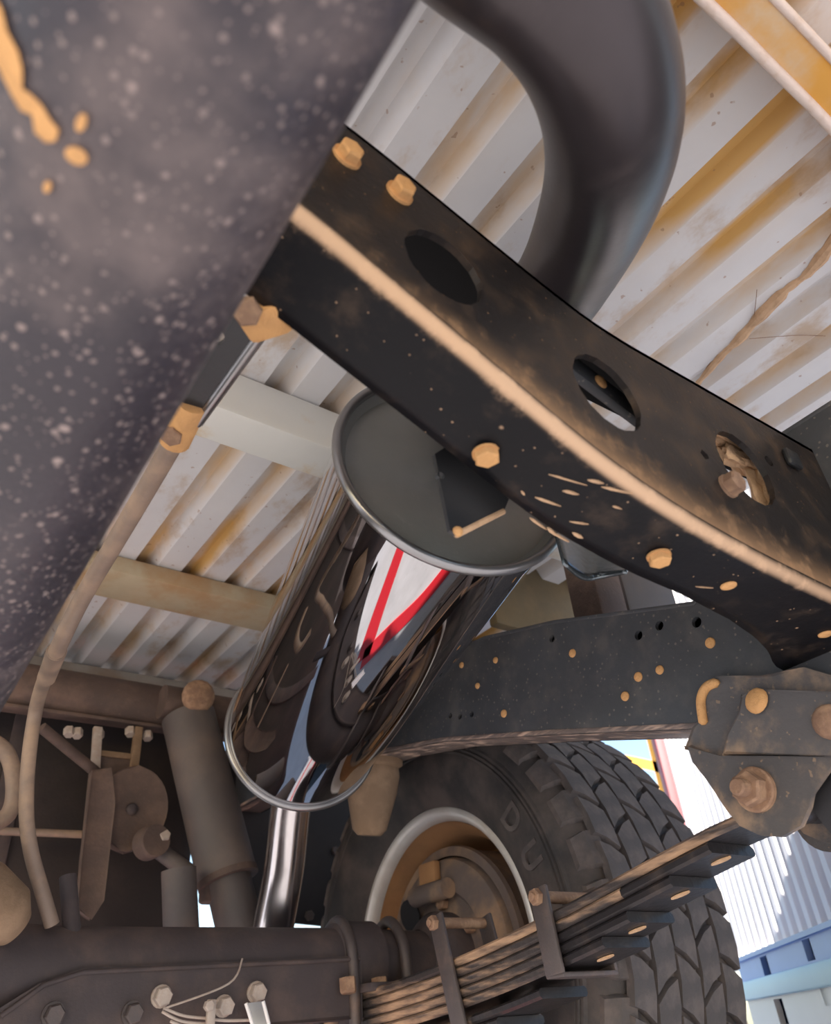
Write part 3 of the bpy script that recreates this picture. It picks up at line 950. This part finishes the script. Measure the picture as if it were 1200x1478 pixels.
# ------------------------------------------------------------------ spring hanger
HX = .632
hg = thing('spring_hanger', 'greyed steel spring hanger with a big pivot bolt below the rail', 'hanger', V(.66, .36, .11))
low = [(993, 1078), (1000, 1100), (1022, 1128), (1048, 1168), (1068, 1192), (1098, 1206), (1128, 1208), (1156, 1192), (1168, 1165), (1172, 1145), (1200, 1105), (1230, 1060), (1225, 1030), (1190, 1092), (1100, 1091), (1040, 1091)]
q = [at(x, y, X=HX) for x, y in low]
ho = at(1092, 1140, X=HX)
build('lower_plate', plate([yz(p) for p in q], [], .006, YZ(HX)), M['hanger'], hg, smooth=25)
q2 = [yz(p + V(.10, 0, 0)) for p in [at(x, y, X=HX) for x, y in low]]
build('lower_plate', plate(q2, [], .006, YZ(HX + .098)), M['hanger'], hg, smooth=25)
upp = [(993, 1078), (1003, 1050), (1012, 1040), (1010, 1008), (1020, 990), (1036, 980), (1100, 976), (1160, 968), (1235, 985), (1235, 1092), (1100, 1092), (1040, 1092)]
q = [at(x, y, X=HX + .006) for x, y in upp]
build('upper_pressing', plate([yz(p) for p in q], [], .012, YZ(HX + .006)), M['hanger'], hg, bevel=.003, smooth=40)
# raised face with a slanted left edge, tan dust on the corner
rf = [(1046, 1088), (1052, 1060), (1068, 1030), (1072, 1006), (1090, 998), (1235, 1000), (1235, 1088)]
q = [at(x, y, X=HX - .002) for x, y in rf]
build('raised_face', plate([yz(p) for p in q], [], .009, YZ(HX - .002)), M['hanger'], hg, bevel=.002, smooth=40)
tc_ = [at(x, y, X=HX + .004) for x, y in ((1016, 1046), (1012, 1012), (1020, 992), (1038, 984))]
build('dust_crust', tube(smooth_path(tc_, 6), [.002] + [.0045] * 16 + [.003, .002], 10), M['tan'], hg, smooth=60)
rivet(hg, at(1094, 1012, X=HX - .002), (-1, .15, .25), .0115, .006, M['tan'], name='rivet')
rivet(hg, at(1199, 1042, X=HX - .002), (-1, 0, 0), .014, .007, M['rust'], name='rivet')
# pivot bolt
build('washer', lathe(ho, (-1, 0, 0), [(0, .0185), (.004, .0185), (.005, .017), (.005, 0)], 32), M['rust'], hg, smooth=30)
bolt(hg, ho + V(-.005, 0, 0), (-1, 0, 0), .0145, .012, M['rust'], stud=.012, name='pivot_nut')
build('bushing', lathe((HX + .006, .378, .159), (1, 0, 0), [(0, 0), (0, .021), (.092, .021), (.092, 0)], 32), M['black'], hg, smooth=30)
# web joining the two hanger plates at the front
build('front_web', tube(smooth_path([at(1205, 1160, X=.69), at(1290, 1110, X=.69), V(.69, .19, .215)], 6), .042, 24), M['black'], hg, smooth=40)
build('outer_eye', lathe(at(1190, 1178, X=.735), (1, 0, 0), [(0, 0), (0, .030), (.02, .030), (.02, 0)], 28), M['hanger'], hg, smooth=30)

# ------------------------------------------------------------------ bump stop under the rail
bs = thing('bump_stop', 'tan dusty tapered rubber bump stop below the rail', 'bump stop', at(535, 1210, X=.69))
t1 = at(540, 1092, X=.67); t2 = at(533, 1206, X=.67)
build('stop_rubber', lathe(t1, t2 - t1, [(0, 0), (0, .046), (.012, .046), (.016, .040), (.03, .042), (.055, .039), ((t2 - t1).length - .008, .026), ((t2 - t1).length, .018), ((t2 - t1).length, 0)], 20), M['bumpstop'], bs, smooth=35)
build('stop_plate', box(t1 + V(0, 0, .004), (.09, .10, .008)), M['brown'], bs, bevel=.002)

# ------------------------------------------------------------------ wheel
WX, WY, WZ = .83, 1.085, .102
wh = thing('truck_wheel', 'rear wheel with silver rim lip and chunky all terrain tyre', 'wheel', V(.93, WY, -.275))
tyre_prof = [(.012, .206), (-.004, .214), (-.012, .226), (-.024, .245), (-.033, .262), (-.0375, .283), (-.0385, .300), (-.0375, .306), (-.0395, .3075), (-.0395, .3105), (-.0365, .312), (-.0390, .3135), (-.0390, .3165), (-.0355, .318), (-.0375, .3195), (-.0370, .323), (-.0330, .326), (-.030, .336), (-.0245, .347), (-.013, .357), (.004, .3635), (.05, .366), (.10, .367), (.15, .366), (.198, .3635), (.214, .357), (.226, .347), (.236, .326), (.240, .300), (.236, .265), (.214, .226), (.20, .214), (.19, .206)]
ty = build('tyre', lathe((WX, WY, WZ), (1, 0, 0), tyre_prof, 120), M['rubber'], wh, smooth=24)
build('rim_lip', lathe((WX, WY, WZ), (1, 0, 0), [(.014, .203), (.002, .208), (-.006, .218), (-.0115, .2245), (-.0135, .222), (-.0125, .2165), (-.006, .2085), (.002, .205), (.010, .2035)], 120), M['rim'], wh, smooth=60)
build('rim_barrel', lathe((WX, WY, WZ), (1, 0, 0), [(.006, .2036), (.030, .198), (.042, .186), (.10, .178), (.13, .17), (.14, .12), (.145, 0)], 96), M['barrel'], wh, smooth=50)
# tread blocks
def block_mesh(w0, w1, l0, skew, hh, mat, notch=.18):
    # across (x), along (y), radial (z); slightly waisted block with a notched edge and a sipe step
    c = l0 * notch * .35
    pts = [(-w0 / 2, -l0 / 2 + skew), (0, -l0 / 2 + c), (w1 / 2, -l0 / 2 - skew), (w1 / 2 + .002, -skew), (w1 / 2, l0 / 2 - skew), (0, l0 / 2 + c), (-w0 / 2, l0 / 2 + skew), (-w0 / 2 + .002, skew)]
    n = len(pts)
    cv = lambda y: -y * y / .74
    vs_ = [(x, y, -.004 + cv(y)) for x, y in pts] + [(x * .95, y * .96, hh + cv(y)) for x, y in pts] + [(0, 0, hh)]
    fs = [(n + i, n + (i + 1) % n, 2 * n) for i in range(n)] + [tuple(reversed(range(n)))] + [(i, (i + 1) % n, n + (i + 1) % n, n + i) for i in range(n)]
    me = bpy.data.meshes.new('tread_block')
    me.from_pydata(vs_, [], fs)
    me.materials.append(mat)
    return me
NT = 36
rows = [(.012, .040, .056, .010, 0.0), (.056, .041, .058, -.013, .5), (.100, .041, .058, .013, .1), (.144, .041, .058, -.013, .6), (.188, .040, .056, .010, .2)]
blocks = []
for xo, wd, ln, sk_, ph in rows:
    me = block_mesh(wd, wd, ln, sk_, .0070, M['tread'])
    rad_ = .3690
    for k in range(NT):
        th = 2 * PI * (k + ph) / NT
        o = bpy.data.objects.new('tread_block', me)
        COL.objects.link(o)
        o.parent = ty
        rvec = V(0, math.cos(th), math.sin(th)); tvec = V(0, math.sin(th), -math.cos(th))
        pos = V(WX + xo, WY, WZ) + rvec * rad_
        mtx = Matrix(((1, tvec.x, rvec.x), (0, tvec.y, rvec.y), (0, tvec.z, rvec.z)))
        o.location = pos - wloc(ty)
        o.rotation_euler = mtx.to_euler()
lug = bpy.data.meshes.new('shoulder_lug')
lv = [(-.006, -.025, -.006), (.014, -.025, -.004), (.014, .025, -.004), (-.006, .025, -.006), (-.008, -.022, .004), (.010, -.023, .012), (.010, .023, .012), (-.008, .022, .004), (-.020, -.021, -.020), (-.020, .021, -.020), (-.0205, -.018, -.012), (-.0205, .018, -.012)]
lug.from_pydata(lv, [], [(4, 5, 6, 7), (1, 2, 6, 5), (0, 1, 5, 4), (3, 7, 6, 2), (8, 0, 4, 10), (9, 11, 7, 3), (10, 4, 7, 11), (8, 10, 11, 9), (0, 8, 9, 3), (0, 3, 2, 1)])
lug.materials.append(M['tread'])
for k in range(NT):
    th = 2 * PI * (k + .5) / NT
    o = bpy.data.objects.new('shoulder_lug', lug)
    COL.objects.link(o)
    o.parent = ty
    rvec = V(0, math.cos(th), math.sin(th)); tvec = V(0, math.sin(th), -math.cos(th))
    o.location = V(WX - .008, WY, WZ) + rvec * .360 - wloc(ty)
    o.rotation_euler = Matrix(((1, tvec.x, rvec.x), (0, tvec.y, rvec.y), (0, tvec.z, rvec.z))).to_euler()
# moulded letters on the sidewall
def letter(ch, px):
    p = at(*px, X=WX - .034)
    dy, dz = p.y - WY, p.z - WZ
    r = math.hypot(dy, dz)
    rv = V(0, dy / r, dz / r)
    c = bpy.data.curves.new('letter', 'FONT')
    c.body = ch; c.size = .050; c.extrude = .0035; c.align_x = 'CENTER'; c.align_y = 'CENTER'; c.offset = .0012
    tmp = bpy.data.objects.new('letter', c)
    COL.objects.link(tmp)
    dg = bpy.context.evaluated_depsgraph_get()
    me = bpy.data.meshes.new_from_object(tmp.evaluated_get(dg))
    bpy.data.objects.remove(tmp)
    me.materials.clear(); me.materials.append(M['tread'])
    o = bpy.data.objects.new('sidewall_letter', me)
    COL.objects.link(o)
    o.parent = ty
    nrm = V(-1, 0, 0)
    upv = rv
    rt = upv.cross(nrm)
    o.rotation_euler = Matrix((rt, upv, nrm)).transposed().to_euler()
    o.location = V(WX - .0375, WY, WZ) + rv * .281 - wloc(ty)
    o.location.x = WX - .0365 - wloc(ty).x
letter('D', (745, 1177))
letter('U', (775, 1232))
# brake drum and backing plate inside the rim
dr = thing('brake_drum', 'dusty brake drum and backing plate inside the rim', 'brake drum', V(.86, WY, -.06))
build('backing_plate', lathe((.825, WY, WZ), (1, 0, 0), [(.012, .05), (.012, .095), (.004, .102), (.004, .128), (.012, .146), (.022, .150), (.03, .150), (.03, 0)], 72), M['drum'], dr, smooth=35)
build('drum_shell', lathe((.845, WY, WZ), (1, 0, 0), [(0, .152), (0, .166), (.008, .168), (.012, .163), (.09, .163), (.095, .158), (.095, .0)], 72), M['drum'], dr, smooth=35)
build('wheel_cylinder', tube([V(.815, WY - .045, WZ + .098), V(.815, WY + .045, WZ + .098)], .015, 18), M['drum'], dr)
build('hub_collar', lathe((.78, WY, WZ), (1, 0, 0), [(0, .045), (.02, .062), (.03, .07), (.07, .07)], 40), M['axle'], dr, smooth=40)
for a in (35, 95, 150, 215, 330):
    t = math.radians(a)
    bolt(dr, V(.835, WY + .082 * math.cos(t), WZ + .082 * math.sin(t)), (-1, 0, 0), .010, .012, M['rust'])
build('adjuster_window', plate(circ(WY + .075, WZ + .075, .030, 16, ry=.022, rot=.7), [], .003, YZ(.823)), M['dark'], dr, smooth=0)
build('shoe_lever', box((.822, WY + .01, WZ + .12), (.014, .045, .05)), M['barrel'], dr, bevel=.004)

# ------------------------------------------------------------------ shock absorber and rear linkage
sh = thing('shock_absorber', 'dusty grey shock absorber leaning behind the axle', 'shock absorber', at(345, 1335, Y=1.25))
s0 = at(268, 1018, Y=1.33); s1 = at(348, 1345, Y=1.25)
sd = s1 - s0
build('outer_tube', tube([s0 + sd * .06, s0 + sd * .80], .047, 36), M['shock'], sh, smooth=40)
build('inner_tube', tube([s0 + sd * .79, s0 + sd * 1.08], .036, 30), M['shock'], sh, smooth=40)
build('tube_collar', tube([s0 + sd * .78, s0 + sd * .805], .0485, 36), M['brown'], sh, smooth=40)
build('top_eye', lathe(s0 + V(-.045, .0, 0), (1, 0, 0), [(0, 0), (0, .030), (.05, .030), (.05, 0)], 28), M['brown'], sh, smooth=35)
rivet(sh, s0 + V(.004, -.048, .0), (0, -1, -.2), .030, .014, M['rust'], name='mount_bolt')
rc = thing('rear_crosstube', 'dark dusty cross tube below the rear tray bearer', 'crossmember', at(150, 1050, Y=1.39))
p0_ = at(55, 1008, Y=1.39); p1_ = at(262, 1018, Y=1.39)
pz = (p0_.z + p1_.z) / 2
build('cross_tube', tube([V(-.4, 1.39, pz), V(.62, 1.39, pz)], .042, 32), M['brown'], rc, smooth=40)
build('seam_flange', box((.1, 1.375, pz - .043), (1.0, .03, .006)), M['brown'], rc, bevel=.001)
for x, y in ((100, 1052), (112, 1054), (143, 1056), (213, 1058), (188, 1052)):
    bolt(rc, at(x, y, Y=1.37), (0, -.4, -1), .009, .014, M['pale'], name='bolt')
for x, yb_ in ((141, 1152), (200, 1118)):
    a = at(x, 1050, Y=1.365); b = at(x - (6 if x < 160 else 8), yb_, Y=1.365)
    build('drop_strap', box((a + b) / 2, (.014, .012, (a - b).length), (V(1, 0, 0), V(0, 1, 0), (a - b).normalized())), M['pale'] if x < 160 else M['bumpstop'], rc, bevel=.001)
build('strap_bridge', box(at(168, 1090, Y=1.368), (.075, .006, .010)), M['bumpstop'], rc, bevel=.001)
build('strap_panel', box(at(168, 1108, Y=1.372), (.075, .006, .035)), M['brown'], rc, bevel=.001)
lv_ = thing('valve_lever', 'brown round plate with a flat arm hanging below the cross tube', 'valve', at(120, 1310, Y=1.33))
pcn = at(192, 1165, Y=1.335)
build('round_plate', plate(circ(pcn.x, pcn.z, .058, 32, ry=.066), [], .02, XZ(1.335)), M['brown'], lv_, bevel=.003, smooth=40)
arm = [at(x, y, Y=1.325) for x, y in ((133, 1112), (160, 1110), (166, 1160), (150, 1300), (132, 1325), (112, 1312), (118, 1240))]
build('flat_arm', plate([(p.x, p.z) for p in arm], [], .012, XZ(1.325)), M['brown'], lv_, bevel=.002, smooth=40)
rivet(lv_, at(190, 1168, Y=1.334), (0, -1, 0), .010, .006, M['axle'])
lk = thing('link_rod', 'grey brown link rod below the round plate', 'rod', at(310, 1290, Y=1.3))
build('rod', tube([at(222, 1222, Y=1.32), at(305, 1282, Y=1.28)], .013, 16), M['shock'], lk)
build('rod_eye', lathe(at(212, 1218, Y=1.315), (.2, -1, 0), [(0, 0), (0, .026), (.03, .024), (.03, 0)], 22), M['brown'], lk, smooth=35)
build('rod_foot', box(at(308, 1287, Y=1.275), (.04, .03, .035)), M['brown'], lk, bevel=.006)
bolt(lk, at(234, 1210, Y=1.30), (0, -1, .3), .010, .014, M['pale'])
def rod_thing(name, label, cat, a, b, ya, yb2, r, mat):
    o = build(name, tube([at(*a, Y=ya), at(*b, Y=yb2)], r, 18), mat, smooth=40)
    tag(o, label, cat)
rod_thing('stay_rod', 'thin dark diagonal stay rod left of the drop straps', 'rod', (60, 1050), (160, 1132), 1.30, 1.36, .0085, M['brown'])
rod_thing('brake_pipe', 'thin level brake pipe behind the brown hose', 'pipe', (-40, 1198), (135, 1205), 1.40, 1.40, .006, M['hose'])
rod_thing('damper_stub', 'small grey cylinder standing behind the axle tube', 'cylinder', (258, 1255), (262, 1350), 1.24, 1.24, .026, M['shock'])
rod_thing('hard_line', 'vertical dark hose beside the brown lever arm', 'hose', (98, 1265), (108, 1400), 1.08, 1.06, .010, M['axle'])
# differential snout casting at the left edge, its tan lightened as if lit
dc = build('pinion_casting', lathe(at(-35, 1290, Y=.99), V(.6, .25, -.35), [(-.05, 0), (-.05, .025), (0, .036), (.04, .034), (.06, .02), (.066, 0)], 30), M['bumpstop'], smooth=40)
tag(dc, 'tan dusty rounded casting, lightened as if lit, at the left edge above the axle', 'casting')
cu = build('curved_pipe', tube(smooth_path([at(-30, 1060, Y=1.2), at(8, 1085, Y=1.2), at(20, 1130, Y=1.2), at(12, 1175, Y=1.2), at(-30, 1200, Y=1.2)], 8), .011, 16), M['hose'], smooth=60)
tag(cu, 'brown curved pipe bend at the left edge', 'pipe')
# dark tank behind the axle, added to hide the bright sky rearwards
ft = thing('rear_backdrop', 'dark brown dusty tank added behind the axle and linkage to hide the sky', 'backdrop', V(.1, 1.6, .02))
build('backdrop_body', box((-.13, 1.60, .30), (1.40, .26, .56)), M['backdrop'], ft, bevel=.035, smooth=50)
build('backdrop_strap', box((.23, 1.467, .30), (.035, .006, .56)), M['axle'], ft, bevel=.001)
build('backdrop_strap', box((-.15, 1.467, .30), (.035, .006, .56)), M['axle'], ft, bevel=.001)
# black mud guard panel between tail pipe and tyre
mg = [at(x, y, Y=1.50) for x, y in ((330, 1040), (600, 1040), (600, 1350), (326, 1322))]
mgo = thing('mud_flap', 'black rubber mud flap between the tail pipe and the tyre', 'mud flap', V(.8, 1.5, .1))
build('flap_sheet', plate([(p.x, p.z) for p in mg], [], .008, XZ(1.50)), M['black'], mgo, smooth=0)
bolt(mgo, at(483, 1228, Y=1.50), (0, -1, 0), .008, .006, M['strap'])
bolt(mgo, at(446, 1322, Y=1.50), (0, -1, 0), .010, .006, M['strap'])

# ------------------------------------------------------------------ yard beyond: post, yellow frame, blue crate
e = W0 + WD * .80
post = build('gate_post', box(V(e.x, e.y, .60), (.085, .06, 1.75), (WD, WN, V(0, 0, 1))), M['maroon'], bevel=.004)
tag(post, 'maroon painted post at the end of the white wall', 'post')
yf = thing('yellow_frame', 'yellow metal frame glimpsed between tyre and maroon post', 'frame', V(e.x + .3, e.y + .35, 0))
f0 = at(962, 1108, X=2.75); f1 = at(880, 1090, X=2.75)
build('frame_bar', box((f0 + f1) / 2 + V(0, 0, -.005), ((f1 - f0).length * 1.1, .03, .045), ((f1 - f0).normalized(), V(1, 0, 0), V(0, 0, 1))), M['yellow'], yf)
f2 = at(952, 1060, X=2.75)
build('frame_upright', box(V(f0.x, f0.y + .03, .45), (.03, .04, 1.45)), M['yellow'], yf)

CO = W0 - WN * .10
def wl(s, z, t=0):
    p = CO + WD * s + WN * t
    return V(p.x, p.y, z)
def crate():
    t = thing('slotted_crate', 'blue plastic crate with dark slots below the white wall', 'crate', V(CO.x, CO.y, GZ))
    s0_, s1_, zt_, zb2 = -.86, .30, .105, GZ
    def sz(px, py):
        r = CX * (px - 600) + CY * (py - 739) + CZ * FPX
        t = CO.dot(WN) / r.dot(WN)
        p = r * t
        return ((p - CO).dot(WD), p.z)
    hs = []
    for a, b, c, d_ in (((1097, 1382), (1106, 1379), (1114, 1408), (1105, 1411)), ((1159, 1357), (1168, 1354), (1175, 1384), (1167, 1388)),
                        ((1117, 1444), (1127, 1441), (1139, 1476), (1128, 1479)), ((1180, 1415), (1188, 1411), (1201, 1448), (1193, 1452))):
        q_ = [sz(*k) for k in (a, b, c, d_)]
        u0, u1 = min(k[0] for k in q_), max(k[0] for k in q_)
        v0, v1 = min(k[1] for k in q_), max(k[1] for k in q_)
        hs.append([(u0, v0), (u1, v0), (u1, v1), (u0, v1)])
    s1_ = sz(1078, 1440)[0]
    s0_ = sz(1290, 1360)[0]
    to = lambda u, v, w_: wl(u, v, w_)
    zm = sz(1140, 1424)[1]
    build('upper_panel', plate([(s0_, zm), (s1_, zm), (s1_, zt_), (s0_, zt_)], hs[:2], .012, to), M['blue'], t, smooth=0)
    lp_ = build('lower_panel', plate([(s0_, zb2), (s1_, zb2), (s1_, zm), (s0_, zm)], hs[2:], .012, to), M['white'], t, smooth=0)
    lp_['label'] = 'white lower panel with dark slots'
    build('rim_band', box(wl((s0_ + s1_) / 2, sz(1140, 1418)[1], -.010), (s1_ - s0_ + .02, .02, .035), (WD, WN, V(0, 0, 1))), M['cyan'], t, bevel=.004)
    for s in (s0_, s1_):
        build('side_panel', box(wl(s, (zt_ + zb2) / 2, .17), (.012, .32, zt_ - zb2), (WD, WN, V(0, 0, 1))), M['blue'], t)
    build('back_panel', box(wl((s0_ + s1_) / 2, (zt_ + zb2) / 2, .33), (s1_ - s0_, .012, zt_ - zb2), (WD, WN, V(0, 0, 1))), M['dark'], t)
    build('crate_lid', box(wl((s0_ + s1_) / 2, zt_ + .004, .16), (s1_ - s0_, .34, .008), (WD, WN, V(0, 0, 1))), M['blue'], t)
crate()

# red strap on the ground that the muffler mirrors
rs = [V(.05, 1.26, GZ), V(.22, 1.30, GZ), V(.40, 1.37, GZ), V(.50, 1.42, GZ)]
def strap(pts, wd, name):
    vs_, fs = [], []
    pts = smooth_path(pts, 6)
    for i, p in enumerate(pts):
        d = (pts[min(i + 1, len(pts) - 1)] - pts[max(i - 1, 0)]).normalized()
        n = V(-d.y, d.x, 0)
        for s, z in ((-1, .001), (1, .001), (1, .006), (-1, .006)): vs_.append(p + n * (s * wd / 2) + V(0, 0, z))
    for i in range(len(pts) - 1):
        for k in range(4): fs.append((4 * i + k, 4 * i + (k + 1) % 4, 4 * i + 4 + (k + 1) % 4, 4 * i + 4 + k))
    fs += [(0, 1, 2, 3), tuple(4 * (len(pts) - 1) + k for k in range(4))]
    return build(name, (vs_, fs), M['red'])
s_ = strap(rs, .12, 'webbing_strap'); tag(s_, 'red webbing strap on the ground, mirrored as the left red streak in the muffler', 'strap')
s_ = strap([V(.50, 1.42, GZ), V(.56, 1.25, GZ), V(.64, 1.08, GZ), V(.66, .88, GZ)], .10, 'webbing_strap'); tag(s_, 'red webbing strap on the ground, mirrored as the right red streak in the muffler', 'strap')

# ------------------------------------------------------------------ lift everything from lens height to the ground
for o in list(COL.objects):
    if o.parent is None and o.type in ('MESH', 'EMPTY'):
        o.location.z += H
